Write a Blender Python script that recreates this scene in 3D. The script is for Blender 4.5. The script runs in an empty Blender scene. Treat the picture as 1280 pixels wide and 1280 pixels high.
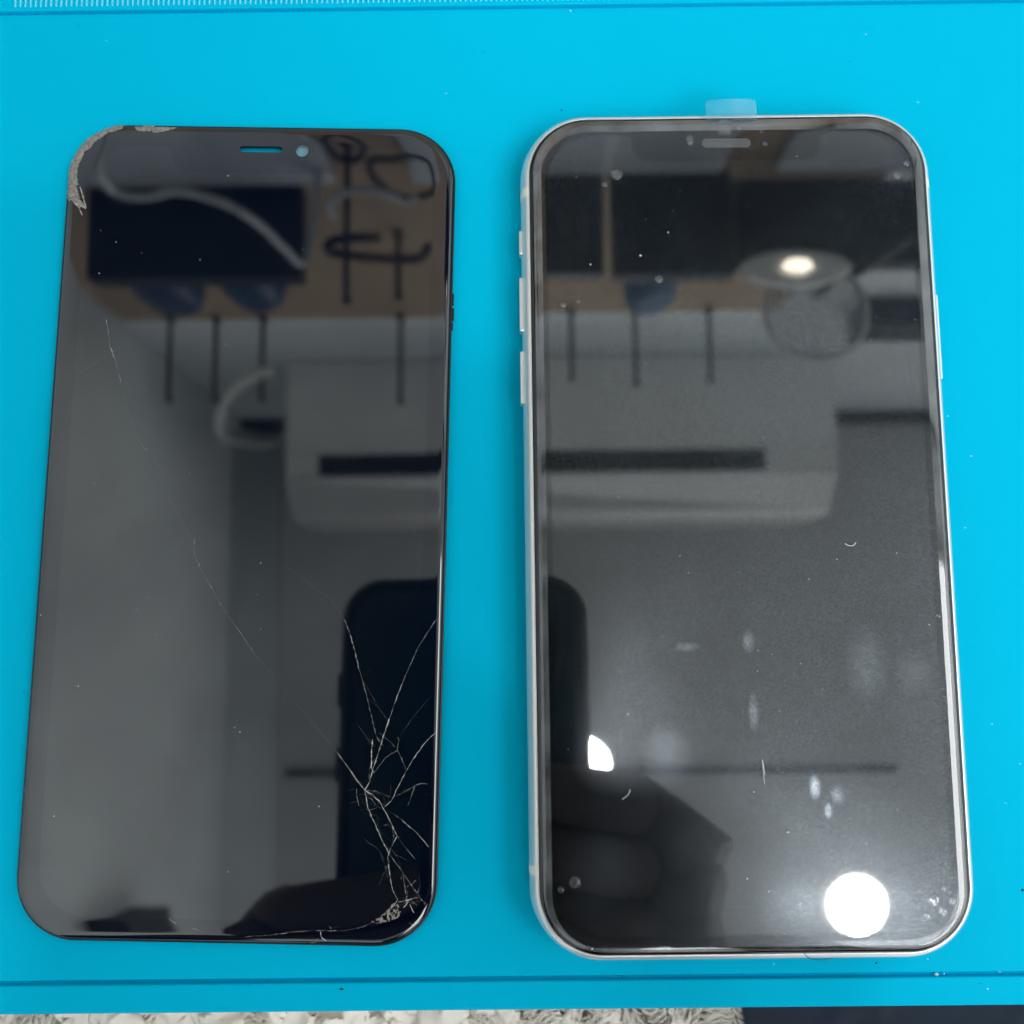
import bpy, bmesh, math, random
from mathutils import Vector, Matrix, noise
random.seed(7)
MM = 0.001
scene = bpy.context.scene
C = scene.collection

# ------------------------------------------------------------------ camera
cam_d = bpy.data.cameras.new('camera')
cam = bpy.data.objects.new('camera', cam_d)
C.objects.link(cam)
cam_d.sensor_fit = 'HORIZONTAL'
cam_d.sensor_width = 26.0
cam_d.lens = 26.0
cam_d.clip_start = 0.004
cam_d.clip_end = 60
cam.location = (0, 0, 0.187)
cam.rotation_mode = 'ZYX'
cam.rotation_euler = (0.1209, 0.0026, -0.0110)
cam_d.dof.use_dof = True
cam_d.dof.focus_distance = 0.186
cam_d.dof.aperture_fstop = 12.0
scene.camera = cam

# ------------------------------------------------------------------ world and lamps
world = bpy.data.worlds.new('World')
scene.world = world
world.use_nodes = True
bg = world.node_tree.nodes['Background']
bg.inputs[0].default_value = (0.93, 0.97, 1.0, 1)
bg.inputs[1].default_value = 1.35
DOWNLIGHT = 185.0      # radiance of the small round ceiling lamps
FILL_PANEL = 6.6          # radiance of the unseen ceiling panels added as fill
scene.view_settings.view_transform = 'Standard'
scene.view_settings.look = 'None'
scene.view_settings.exposure = 0.0
scene.view_settings.gamma = 1.0
scene.view_settings.use_curve_mapping = False
scene.cycles.use_denoising = True
scene.cycles.denoiser = 'OPENIMAGEDENOISE'
scene.cycles.max_bounces = 7
scene.cycles.transparent_max_bounces = 12
scene.cycles.sample_clamp_indirect = 20
scene.cycles.caustics_reflective = False
scene.cycles.caustics_refractive = False

# ------------------------------------------------------------------ measured points (mm, local to the panel / phone / mat)
CRACKS = [
 (0.10,1,[(-27.41,36.33),(-26.68,32.98),(-26.24,30.71),(-25.71,29.35),(-25.01,27.70),(-23.73,23.94)]),
 (0.26,1,[(-26.25,30.86),(-25.38,28.90),(-24.84,27.40)]),
 (0.06,0,[(-23.73,23.94),(-22.83,21.25),(-21.74,17.97),(-20.51,14.71),(-19.34,12.50)]),
 (0.22,1,[(-19.43,12.65),(-18.88,12.06),(-18.11,11.56)]),
 (0.06,0,[(-18.12,11.63),(-15.73,8.42),(-13.46,4.48)]),
 (0.06,0,[(-18.71,11.77),(-16.86,7.66),(-14.16,4.03),(-11.59,-0.32),(-8.74,-4.49)]),
 (0.06,0,[(-32.71,25.60),(-29.84,26.86),(-27.01,28.87)]),
 (0.14,1,[(-8.74,-4.49),(-8.70,-6.52),(-8.25,-8.25),(-7.32,-9.39)]),
 (0.09,1,[(-8.25,-8.25),(-5.56,-12.67),(-2.58,-17.34),(0.33,-20.99),(3.04,-24.76)]),
 (0.06,0,[(3.04,-24.76),(7.89,-30.02),(12.91,-35.52),(14.58,-37.30),(18.43,-41.66)]),
 (0.12,2,[(18.43,-41.66),(19.61,-43.16),(20.72,-44.51)]),
 (0.22,2,[(20.72,-44.51),(22.12,-46.41),(23.59,-48.16)]),
 (0.05,0,[(3.73,-8.04),(6.21,-8.58),(9.29,-9.96),(12.26,-12.07),(16.12,-15.01),(18.52,-17.68)]),
 (0.11,1,[(18.52,-17.68),(20.01,-21.00)]),
 (0.20,1,[(20.01,-21.00),(21.16,-24.59),(21.87,-27.39),(22.34,-28.65)]),
 (0.12,1,[(22.34,-28.65),(23.42,-32.13),(24.60,-36.43),(25.32,-38.91),(25.98,-39.87)]),
 (0.07,0,[(22.34,-28.65),(23.72,-27.22)]),
 (0.05,0,[(22.34,-28.65),(25.29,-33.44),(27.19,-35.83)]),
 (0.06,0,[(23.42,-32.13),(25.36,-33.77),(27.12,-35.83)]),
 (0.30,2,[(23.59,-48.16),(24.38,-46.73)]),
 (0.20,2,[(24.38,-46.73),(25.13,-43.82),(26.33,-39.59),(27.54,-35.68)]),
 (0.14,2,[(27.54,-35.68),(28.70,-32.04),(30.15,-28.09)]),
 (0.09,1,[(30.15,-28.09),(32.41,-22.76),(35.42,-17.96)]),
 (0.22,2,[(24.63,-39.34),(24.56,-41.55),(24.58,-44.17),(25.03,-45.12)]),
 (0.12,1,[(25.04,-45.26),(27.06,-42.47),(29.09,-41.17),(29.73,-42.29),(30.79,-44.69)]),
 (0.09,1,[(29.09,-41.17),(29.30,-39.26),(28.92,-38.85)]),
 (0.06,0,[(28.33,-40.38),(31.50,-35.61),(34.71,-31.65)]),
 (0.16,2,[(35.88,-37.96),(34.71,-38.88),(33.61,-40.15),(31.85,-42.73),(30.79,-44.69)]),
 (0.13,2,[(30.79,-44.69),(29.40,-47.48),(28.41,-49.72),(27.19,-50.94)]),
 (0.24,2,[(23.59,-48.16),(24.88,-48.82),(26.15,-49.89),(27.21,-51.62)]),
 (0.18,2,[(27.21,-51.62),(28.25,-53.40),(29.44,-55.65)]),
 (0.09,1,[(29.44,-55.65),(31.11,-57.81),(32.74,-59.64)]),
 (0.10,1,[(23.59,-48.16),(25.56,-48.24),(28.40,-49.38),(30.47,-48.31),(32.38,-47.25)]),
 (0.12,1,[(32.38,-47.25),(33.24,-46.76),(34.64,-46.87)]),
 (0.12,1,[(32.37,-46.91),(32.02,-48.29),(31.25,-50.69)]),
 (0.08,1,[(27.77,-51.43),(30.27,-53.09)]),
 (0.13,2,[(30.19,-52.82),(30.49,-53.35),(32.77,-55.08),(34.21,-56.54),(35.08,-57.58)]),
 (0.15,2,[(23.59,-48.16),(24.26,-51.16),(25.58,-53.85),(26.88,-56.54),(28.14,-58.67)]),
 (0.10,1,[(28.14,-58.67),(30.89,-62.19),(33.61,-65.82),(34.92,-67.26)]),
 (0.08,1,[(25.61,-53.99),(26.46,-54.24)]),
 (0.08,1,[(27.01,-54.10),(27.85,-53.95)]),
 (0.14,2,[(29.44,-55.81),(28.33,-58.20),(27.96,-59.55),(28.47,-62.57)]),
 (0.17,2,[(28.47,-62.57),(29.03,-64.90),(29.99,-66.55)]),
 (0.08,1,[(27.96,-59.55),(28.34,-60.56),(28.32,-62.17)]),
 (0.10,1,[(3.61,-73.15),(8.43,-72.77),(11.86,-72.20),(16.68,-71.85),(20.83,-71.88),(23.91,-71.16),(26.29,-70.08)]),
 (0.16,2,[(26.29,-70.08),(27.64,-68.99),(28.99,-67.90),(29.92,-66.55)]),
 (0.18,2,[(16.68,-71.85),(17.07,-73.10),(17.78,-73.55)]),
 (0.12,1,[(16.45,-73.05),(15.94,-73.98),(14.28,-74.08)]),
 (0.16,2,[(30.00,-66.89),(30.96,-66.70),(31.72,-66.52),(32.75,-66.17),(33.61,-65.99)]),
 (0.14,2,[(30.89,-67.87),(31.40,-67.36),(31.89,-66.52)]),
 (0.12,2,[(32.08,-67.18),(32.45,-68.01),(32.89,-68.66)]),
 (0.12,1,[(30.72,-62.19),(31.01,-63.86),(31.66,-66.85)]),
 (0.16,2,[(31.83,-70.18),(32.88,-70.82),(33.89,-69.97),(34.40,-69.47)]),
 (0.10,1,[(29.45,-60.54),(29.67,-60.93)]),
 (0.10,1,[(33.51,-62.48),(33.60,-63.14)]),
 (0.10,1,[(33.61,-65.99),(34.67,-66.97),(34.93,-67.53)]),
 (0.10,1,[(24.11,8.06),(25.27,8.15)]),
 (0.10,1,[(27.03,7.81),(27.60,8.26)]),
 (0.06,0,[(23.55,11.59),(25.78,10.59)]),
 (0.16,1,[(-9.56,-70.34),(-8.83,-70.86),(-7.98,-71.25)]),
 (0.16,1,[(-5.87,-71.74),(-4.61,-72.11),(-3.49,-72.36)]),
]
CHIP_A = [(-35.88,58.89),(-36.42,59.62),(-36.71,62.21),(-36.5,65.93),(-35.2,69.6),(-32.6,72.7),(-29.14,74.2),(-26.73,74.4),(-26.8,73.5),(-28.4,72.75),(-29.6,72.5),(-30.3,71.8),(-31.5,71.0),(-32.5,69.6),(-33.6,68.6),(-33.9,67.6),(-34.6,65.95),(-34.67,63.35),(-34.21,61.88),(-33.43,60.78),(-32.50,57.47),(-33.41,57.90),(-33.91,57.45),(-34.49,58.18),(-35.44,59.08)]
CHIP_B = [(-24.69,74.05),(-22.39,74.31),(-19.52,74.16),(-16.30,73.91),(-17.51,73.33),(-18.74,73.01),(-20.15,72.73),(-21.95,73.00),(-23.37,72.86),(-24.11,73.30)]
CHIP_C = [(25.27,-70.40),(26.28,-69.88),(27.64,-68.93),(28.64,-67.74),(29.48,-66.90),(30.28,-67.21),(30.04,-68.22),(30.74,-68.60),(30.42,-69.37),(29.05,-69.90),(27.85,-70.32),(26.82,-70.44)]
CHIP_HOLE = [(-34.77,62.24),(-34.21,61.88),(-33.40,60.41),(-32.89,58.02),(-33.86,59.29)]
SLOT = [(-4.21,70.39),(3.85,70.19),(3.82,69.16),(-4.15,69.35)]
CAMH = [(7.58,69.69),(8.80,69.71)]
LDUST = [(-26.51,51.03),(-29.26,44.92),(-10.57,47.86),(-6.18,64.39),(1.20,-38.51),(-30.59,-53.56),(-35.53,-18.62),(3.47,-8.62),(15.70,-51.04),(-27.93,-31.08)]
BUBBLES = [(-20.24,63.02,1.18),(-22.47,61.05,0.59),(-13.07,42.94,0.81),(-30.46,38.39,0.59),(-27.71,39.10,0.52),(30.01,-65.55,1.26),(31.37,-67.36,0.81),(33.04,-65.71,0.74),(28.62,-68.06,0.67),(31.74,-63.50,0.59),(32.58,-64.22,0.37),(5.85,-54.08,0.44),(-30.22,-61.92,1.04),(-32.62,-63.09,0.59),(33.57,-18.01,0.44),(32.80,64.36,0.59),(31.04,62.04,0.74),(2.43,71.51,0.44),(6.52,70.83,0.30),(32.76,-60.14,0.30),(33.05,-61.83,0.30)]
RDUST = [(-11.23,51.63),(-16.27,47.33),(-25.41,45.79),(-16.42,47.33),(0.35,-47.34),(-27.58,-72.53),(7.39,-65.70),(31.72,-19.51)]
R_SPK = [(-4.56,68.81),(4.52,68.69),(0.02,69.68),(-0.05,67.83)]
R_TEAR = [(-6.59,69.46)]
R_CAM = [(7.16,68.66)]
TAB = [(-3.55,77.03),(5.75,77.38),(-3.69,72.83),(5.59,73.33),(-1.47,73.11),(1.02,73.08),(-1.28,70.32),(0.62,70.14)]
R_BTN = [(-38.31,53.95),(-38.37,49.03),(-38.13,44.89),(-38.26,34.28),(-37.86,30.67),(-37.99,20.84),(37.83,40.13),(38.05,24.80)]
R_ANT = [(-37.93,61.24),(-37.95,59.22),(-37.89,-59.27),(-37.91,-61.00),(38.28,62.12),(38.33,60.56)]
R_INSET = [(-35.88,20.98),(33.97,20.13),(-1.11,70.93),(-6.25,-72.75),(-35.83,-34.94),(36.48,-35.73)]
SMUDGE = [(20.60,-26.09),(0.39,-22.03),(0.88,-34.00),(10.68,-46.79),(12.80,-50.77),(-11.35,-22.31),(-8.90,-23.30),(18.89,-5.62),(-27.32,-60.16),(17.39,-66.45)]
HAIR = [(7.87,-74.28),(9.06,-74.68),(13.48,-74.98)]
SPECKS = [(-78.6,116.3,1),(-12.3,104.5,1),(-5.1,112.8,-1),(78.8,101.5,1),(66.0,110.1,-1),(9.9,100.8,-2),(72.6,-59.2,3),(73.9,-59.1,1),(62.2,-57.2,-2),(81.1,-61.5,2),(79.8,-60.6,-1),(-31.0,-60.5,-3),(82.6,18.9,1),(89.6,-23.5,1),(86.6,-30.3,1),(17.8,-59.1,-1),(12.0,121.3,2),(88.5,-45.2,-3),(83.6,-58.9,1),(-88.9,-9.0,-1),(-84.4,119.5,-1),(69.4,115.7,1),(85.1,-16.5,1),(84.5,32.2,1),(80.7,39.8,1),(71.2,-56.6,1),(44.4,-57.2,1)]
# mat/fleece [array([-99.9, 125.1,   0. ]), array([100.7, 122.4,   0. ]), array([-90.4, -65.9,   0. ]), array([ 87.2, -67.5,   0. ]), array([-96.7, 124.4,   0. ]), array([ 38.8, -65.8,   0. ]), array([-96.4, 123.7,   0. ]), array([-52.7, 123.5,   0. ])]

# ------------------------------------------------------------------ helpers
def nt(name):
    m = bpy.data.materials.new(name); m.use_nodes = True
    t = m.node_tree
    return m, t, t.nodes, t.links, t.nodes['Principled BSDF'], t.nodes['Material Output']

def simple(name, col, rough=0.5, metal=0.0, ior=1.5, spec=0.5, var=0.06, scale=300, bump=0.0):
    m, t, N, L, p, o = nt(name)
    tc = N.new('ShaderNodeTexCoord'); nz = N.new('ShaderNodeTexNoise')
    nz.inputs['Scale'].default_value = scale; nz.inputs['Detail'].default_value = 4
    L.new(tc.outputs['Object'], nz.inputs['Vector'])
    mx = N.new('ShaderNodeMix'); mx.data_type = 'RGBA'
    a = tuple(c * (1 - var) for c in col) + (1,); b = tuple(min(1, c * (1 + var)) for c in col) + (1,)
    mx.inputs[6].default_value = a; mx.inputs[7].default_value = b
    L.new(nz.outputs['Fac'], mx.inputs[0]); L.new(mx.outputs[2], p.inputs['Base Color'])
    p.inputs['Roughness'].default_value = rough; p.inputs['Metallic'].default_value = metal
    p.inputs['IOR'].default_value = ior; p.inputs['Specular IOR Level'].default_value = spec
    if bump:
        bp = N.new('ShaderNodeBump'); bp.inputs['Strength'].default_value = bump; bp.inputs['Distance'].default_value = 0.0004
        L.new(nz.outputs['Fac'], bp.inputs['Height']); L.new(bp.outputs['Normal'], p.inputs['Normal'])
    return m

def emitter(name, col, s):
    m, t, N, L, p, o = nt(name)
    e = N.new('ShaderNodeEmission'); e.inputs[0].default_value = (*col, 1); e.inputs[1].default_value = s
    L.new(e.outputs[0], o.inputs[0])
    return m

def link(name, me, mat, parent=None, smooth=True):
    o = bpy.data.objects.new(name, me)
    C.objects.link(o)
    if mat: me.materials.append(mat)
    if smooth:
        for f in me.polygons: f.use_smooth = True
    o.parent = parent
    return o

def from_bm(name, bm, mat, parent=None, smooth=True, recalc=True):
    if recalc: bmesh.ops.recalc_face_normals(bm, faces=bm.faces)
    me = bpy.data.meshes.new(name); bm.to_mesh(me); bm.free()
    return link(name, me, mat, parent, smooth)

def tag(o, label, cat, group=None, kind=None):
    if label: o['label'] = label
    if cat: o['category'] = cat
    if group: o['group'] = group
    if kind: o['kind'] = kind
    return o

def empty(name, loc=(0, 0, 0), rz=0.0):
    e = bpy.data.objects.new(name, None); C.objects.link(e)
    e.empty_display_size = 0.01
    e.location = loc; e.rotation_euler = (0, 0, rz)
    return e

def rr(w, l, r, n=14, ox=0, oy=0):
    """rounded rectangle, counter-clockwise, w x l in mm -> list of (x, y) in m"""
    out = []
    for cx, cy, a0 in ((w/2-r, l/2-r, 0), (-w/2+r, l/2-r, 90), (-w/2+r, -l/2+r, 180), (w/2-r, -l/2+r, 270)):
        for k in range(n + 1):
            a = math.radians(a0 + 90 * k / n)
            out.append(((cx + r*math.cos(a) + ox)*MM, (cy + r*math.sin(a) + oy)*MM))
    return out

def ring_verts(bm, pts, z):
    return [bm.verts.new((x, y, z*MM)) for x, y in pts]

def bridge(bm, a, b):
    n = len(a)
    for i in range(n):
        j = (i+1) % n
        bm.faces.new((a[i], a[j], b[j], b[i]))

def loft(bm, w, l, r, prof, cap0=False, cap1=False, n=14):
    """prof: (inset, z) pairs in mm, from below upward"""
    rings = [ring_verts(bm, rr(w-2*i, l-2*i, max(r-i, .3), n), z) for i, z in prof]
    for a, b in zip(rings, rings[1:]): bridge(bm, a, b)
    if cap0: bm.faces.new(list(reversed(rings[0])))
    if cap1: bm.faces.new(rings[-1])
    return rings

def flat_fill(bm, loops, z):
    """flat sheet bounded by the first loop with the other loops cut out"""
    es = []; vs_all = []
    for lp in loops:
        vs = ring_verts(bm, lp, z)
        vs_all.append(vs)
        for i in range(len(vs)): es.append(bm.edges.new((vs[i], vs[(i+1) % len(vs)])))
    bmesh.ops.triangle_fill(bm, use_beauty=True, use_dissolve=False, edges=es)
    return vs_all

def box(bm, x0, x1, y0, y1, z0, z1, bev=0.0):
    r = bmesh.ops.create_cube(bm, size=1)
    for v in r['verts']:
        v.co = Vector(((x0+x1)/2 + v.co.x*(x1-x0), (y0+y1)/2 + v.co.y*(y1-y0), (z0+z1)/2 + v.co.z*(z1-z0)))
    if bev:
        es = list({e for v in r['verts'] for e in v.link_edges})
        bmesh.ops.bevel(bm, geom=es, offset=bev, segments=2, affect='EDGES', profile=0.6)

def box_obj(name, b, mat, parent=None, bev=0.0):
    bm = bmesh.new(); box(bm, *b, bev=bev)
    return from_bm(name, bm, mat, parent, smooth=False)

def smooth_path(pts, sub=6):
    P = [Vector(p) for p in pts]; out = []
    for i in range(len(P)-1):
        p0, p1, p2, p3 = P[max(i-1, 0)], P[i], P[i+1], P[min(i+2, len(P)-1)]
        for k in range(sub):
            t = k/sub
            out.append(0.5*((2*p1)+(-p0+p2)*t+(2*p0-5*p1+4*p2-p3)*t*t+(-p0+3*p1-3*p2+p3)*t*t*t))
    out.append(P[-1])
    return out

def tube(bm, pts, rad, seg=8):
    rings = []
    n = len(pts)
    for i, p in enumerate(pts):
        d = (Vector(pts[min(i+1, n-1)]) - Vector(pts[max(i-1, 0)])).normalized()
        up = Vector((0, 0, 1)) if abs(d.z) < .9 else Vector((1, 0, 0))
        s = d.cross(up).normalized(); u = s.cross(d)
        r = rad[i] if isinstance(rad, (list, tuple)) else rad
        rings.append([bm.verts.new(Vector(p) + (s*math.cos(a)+u*math.sin(a))*r) for a in (2*math.pi*k/seg for k in range(seg))])
    for a, b in zip(rings, rings[1:]): bridge(bm, a, b)
    bm.faces.new(list(reversed(rings[0]))); bm.faces.new(rings[-1])

def disc(bm, c, r, h, axis='Z', seg=32, prof=None):
    """a turned solid: prof is (radius factor, height factor)"""
    prof = prof or [(0.0, 0), (.94, 0), (1, .12), (1, .88), (.94, 1), (0.0, 1)]
    rings = []
    for f, g in prof:
        vs = []
        for k in range(seg):
            a = 2*math.pi*k/seg
            q = (max(f, 1e-4)*r*math.cos(a), max(f, 1e-4)*r*math.sin(a), g*h)
            if axis == 'Y': q = (q[0], q[2], q[1])
            elif axis == 'X': q = (q[2], q[0], q[1])
            vs.append(bm.verts.new((c[0]+q[0], c[1]+q[1], c[2]+q[2])))
        rings.append(vs)
    for a, b in zip(rings, rings[1:]): bridge(bm, a, b)
    bm.faces.new(list(reversed(rings[0]))); bm.faces.new(rings[-1])

def inside(p, poly):
    x, y = p; c = False; j = len(poly)-1
    for i in range(len(poly)):
        xi, yi = poly[i]; xj, yj = poly[j]
        if (yi > y) != (yj > y) and x < (xj-xi)*(y-yi)/(yj-yi)+xi: c = not c
        j = i
    return c

# ------------------------------------------------------------------ materials
def mat_silicone():
    m, t, N, L, p, o = nt('blue_silicone')
    tc = N.new('ShaderNodeTexCoord')
    n1 = N.new('ShaderNodeTexNoise'); n1.inputs['Scale'].default_value = 14; n1.inputs['Detail'].default_value = 5
    n2 = N.new('ShaderNodeTexNoise'); n2.inputs['Scale'].default_value = 2600; n2.inputs['Detail'].default_value = 2
    n3 = N.new('ShaderNodeTexNoise'); n3.inputs['Scale'].default_value = 90; n3.inputs['Detail'].default_value = 6
    for n in (n1, n2, n3): L.new(tc.outputs['Object'], n.inputs['Vector'])
    mx = N.new('ShaderNodeMix'); mx.data_type = 'RGBA'
    mx.inputs[6].default_value = (0.0, 0.463, 0.715, 1); mx.inputs[7].default_value = (0.0, 0.503, 0.768, 1)
    L.new(n1.outputs['Fac'], mx.inputs[0]); L.new(mx.outputs[2], p.inputs['Base Color'])
    mr = N.new('ShaderNodeMapRange'); mr.inputs['To Min'].default_value = 0.52; mr.inputs['To Max'].default_value = 0.72
    L.new(n3.outputs['Fac'], mr.inputs['Value']); L.new(mr.outputs[0], p.inputs['Roughness'])
    p.inputs['Specular IOR Level'].default_value = 0.02
    b = N.new('ShaderNodeBump'); b.inputs['Strength'].default_value = 0.12; b.inputs['Distance'].default_value = 0.0002
    L.new(n2.outputs['Fac'], b.inputs['Height']); L.new(b.outputs['Normal'], p.inputs['Normal'])
    return m

def mat_dark_glass(name, col, ior, rough=0.012, smear=.02):
    m, t, N, L, p, o = nt(name)
    p.inputs['Base Color'].default_value = (*col, 1)
    p.inputs['IOR'].default_value = ior; p.inputs['Roughness'].default_value = rough
    tc = N.new('ShaderNodeTexCoord')
    n1 = N.new('ShaderNodeTexNoise'); n1.inputs['Scale'].default_value = 60; n1.inputs['Detail'].default_value = 6
    L.new(tc.outputs['Object'], n1.inputs['Vector'])
    mr = N.new('ShaderNodeMapRange'); mr.inputs['From Min'].default_value = .35; mr.inputs['From Max'].default_value = .75
    mr.inputs['To Min'].default_value = rough; mr.inputs['To Max'].default_value = rough + .03
    L.new(n1.outputs['Fac'], mr.inputs['Value']); L.new(mr.outputs[0], p.inputs['Roughness'])
    n2 = N.new('ShaderNodeTexNoise'); n2.inputs['Scale'].default_value = 42; n2.inputs['Detail'].default_value = 4; n2.inputs['Distortion'].default_value = .6
    L.new(tc.outputs['Object'], n2.inputs['Vector'])
    m2 = N.new('ShaderNodeMapRange'); m2.inputs['From Min'].default_value = .3; m2.inputs['From Max'].default_value = .7
    m2.inputs['To Min'].default_value = ior*(1-smear); m2.inputs['To Max'].default_value = ior*(1+smear)
    L.new(n2.outputs['Fac'], m2.inputs['Value']); L.new(m2.outputs[0], p.inputs['IOR'])
    return m

def mat_protector():
    """clear tempered glass: see-through plus mirror reflection, a faint greasy bloom and fingerprints"""
    m, t, N, L, p, o = nt('protector_glass')
    N.remove(p)
    tc = N.new('ShaderNodeTexCoord')
    tr = N.new('ShaderNodeBsdfTransparent'); tr.inputs[0].default_value = (.97, .98, .98, 1)
    gl = N.new('ShaderNodeBsdfGlossy'); gl.inputs['Roughness'].default_value = 0.015
    fr = N.new('ShaderNodeFresnel'); fr.inputs['IOR'].default_value = 1.66
    m1 = N.new('ShaderNodeMixShader')
    L.new(fr.outputs[0], m1.inputs[0]); L.new(tr.outputs[0], m1.inputs[1]); L.new(gl.outputs[0], m1.inputs[2])
    # greasy bloom: broad weak lobe, grainy
    rg = N.new('ShaderNodeBsdfGlossy'); rg.inputs['Roughness'].default_value = 0.235; rg.inputs[0].default_value = (.74, .87, 1, 1)
    gn = N.new('ShaderNodeTexNoise'); gn.inputs['Scale'].default_value = 3600; gn.inputs['Detail'].default_value = 2
    bn = N.new('ShaderNodeTexNoise'); bn.inputs['Scale'].default_value = 38; bn.inputs['Detail'].default_value = 5
    for n in (gn, bn): L.new(tc.outputs['Object'], n.inputs['Vector'])
    g1 = N.new('ShaderNodeMapRange'); g1.inputs['From Min'].default_value = .40; g1.inputs['From Max'].default_value = .70
    g1.inputs['To Min'].default_value = .55; g1.inputs['To Max'].default_value = 1.8
    L.new(gn.outputs['Fac'], g1.inputs['Value'])
    g2 = N.new('ShaderNodeMapRange'); g2.inputs['From Min'].default_value = .35; g2.inputs['From Max'].default_value = .7
    g2.inputs['To Min'].default_value = .020; g2.inputs['To Max'].default_value = .044
    L.new(bn.outputs['Fac'], g2.inputs['Value'])
    # fingerprints at their places on the glass: ellipse (x, y, rx, ry mm), with ridges
    total = None
    for (sx, sy, rx, ry, s) in ((20.6, -26.1, 3.6, 6.2, .45), (28.5, -27.5, 3.4, 4.2, .25), (.4, -22.0, 1.1, 2.0, .9), (.8, -34.0, .9, 3.2, .7),
                                (10.7, -46.6, 1.0, 2.0, 1.6), (12.8, -50.6, .7, 1.3, 1.1), (14.5, -48.0, 1.2, 1.6, .6), (-10.2, -22.8, 2.2, .8, .7),
                                (-27, -60, 7, 6, .35), (-14, -41, 4.0, 5.0, .25), (6, -66, 6, 5, .2)):
        mp = N.new('ShaderNodeMapping'); mp.vector_type = 'POINT'
        mp.inputs['Location'].default_value = (-sx/rx, -sy/ry, 0)
        mp.inputs['Scale'].default_value = (1000/rx, 1000/ry, 0)
        L.new(tc.outputs['Object'], mp.inputs['Vector'])
        ln = N.new('ShaderNodeVectorMath'); ln.operation = 'LENGTH'; L.new(mp.outputs[0], ln.inputs[0])
        fo = N.new('ShaderNodeMapRange'); fo.inputs['From Min'].default_value = 1.15; fo.inputs['From Max'].default_value = .35
        fo.inputs['To Min'].default_value = 0; fo.inputs['To Max'].default_value = s
        L.new(ln.outputs['Value'], fo.inputs['Value'])
        if total is None: total = fo
        else:
            ad = N.new('ShaderNodeMath'); ad.operation = 'ADD'
            L.new(total.outputs[0], ad.inputs[0]); L.new(fo.outputs[0], ad.inputs[1]); total = ad
    wv = N.new('ShaderNodeTexWave'); wv.inputs['Scale'].default_value = 1000; wv.inputs['Distortion'].default_value = 26
    wv.inputs['Detail'].default_value = 2; wv.inputs['Detail Scale'].default_value = .5; wv.bands_direction = 'DIAGONAL'
    L.new(tc.outputs['Object'], wv.inputs['Vector'])
    sm = N.new('ShaderNodeTexNoise'); sm.inputs['Scale'].default_value = 700; sm.inputs['Detail'].default_value = 6
    L.new(tc.outputs['Object'], sm.inputs['Vector'])
    w0 = N.new('ShaderNodeMapRange'); w0.inputs['To Min'].default_value = .45; w0.inputs['To Max'].default_value = .85; L.new(wv.outputs['Fac'], w0.inputs['Value'])
    wm = N.new('ShaderNodeMath'); wm.operation = 'MULTIPLY'; L.new(w0.outputs[0], wm.inputs[0]); L.new(sm.outputs['Fac'], wm.inputs[1])
    fm = N.new('ShaderNodeMath'); fm.operation = 'MULTIPLY'; L.new(total.outputs[0], fm.inputs[0]); L.new(wm.outputs[0], fm.inputs[1])
    fs = N.new('ShaderNodeMath'); fs.operation = 'MULTIPLY'; fs.inputs[1].default_value = .36; L.new(fm.outputs[0], fs.inputs[0])
    gm = N.new('ShaderNodeMath'); gm.operation = 'MULTIPLY'; L.new(g1.outputs[0], gm.inputs[0]); L.new(g2.outputs[0], gm.inputs[1])
    am = N.new('ShaderNodeMath'); am.operation = 'ADD'; am.use_clamp = True; L.new(gm.outputs[0], am.inputs[0]); L.new(fs.outputs[0], am.inputs[1])
    m2 = N.new('ShaderNodeMixShader')
    L.new(am.outputs[0], m2.inputs[0]); L.new(m1.outputs[0], m2.inputs[1]); L.new(rg.outputs[0], m2.inputs[2])
    L.new(m2.outputs[0], o.inputs[0])
    return m

def mat_clear(name, ior, haze, col=(.85, .9, .95), rough=.05, noisy=0.0):
    """thin clear film or trapped air: see-through, mirror, and a little white haze"""
    m, t, N, L, p, o = nt(name)
    N.remove(p)
    tr = N.new('ShaderNodeBsdfTransparent'); gl = N.new('ShaderNodeBsdfGlossy'); gl.inputs['Roughness'].default_value = rough
    df = N.new('ShaderNodeBsdfDiffuse'); df.inputs[0].default_value = (*col, 1)
    fr = N.new('ShaderNodeFresnel'); fr.inputs['IOR'].default_value = ior
    m1 = N.new('ShaderNodeMixShader'); m2 = N.new('ShaderNodeMixShader')
    m2.inputs[0].default_value = haze
    if noisy:
        tc = N.new('ShaderNodeTexCoord'); nz = N.new('ShaderNodeTexNoise'); nz.inputs['Scale'].default_value = noisy; nz.inputs['Detail'].default_value = 5
        L.new(tc.outputs['Object'], nz.inputs['Vector'])
        mr = N.new('ShaderNodeMapRange'); mr.inputs['From Min'].default_value = .36; mr.inputs['From Max'].default_value = .6
        mr.inputs['To Min'].default_value = haze*.25; mr.inputs['To Max'].default_value = min(1, haze*1.5)
        L.new(nz.outputs['Fac'], mr.inputs['Value']); L.new(mr.outputs[0], m2.inputs[0])
    L.new(fr.outputs[0], m1.inputs[0]); L.new(tr.outputs[0], m1.inputs[1]); L.new(gl.outputs[0], m1.inputs[2])
    L.new(m1.outputs[0], m2.inputs[1]); L.new(df.outputs[0], m2.inputs[2]); L.new(m2.outputs[0], o.inputs[0])
    return m

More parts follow.
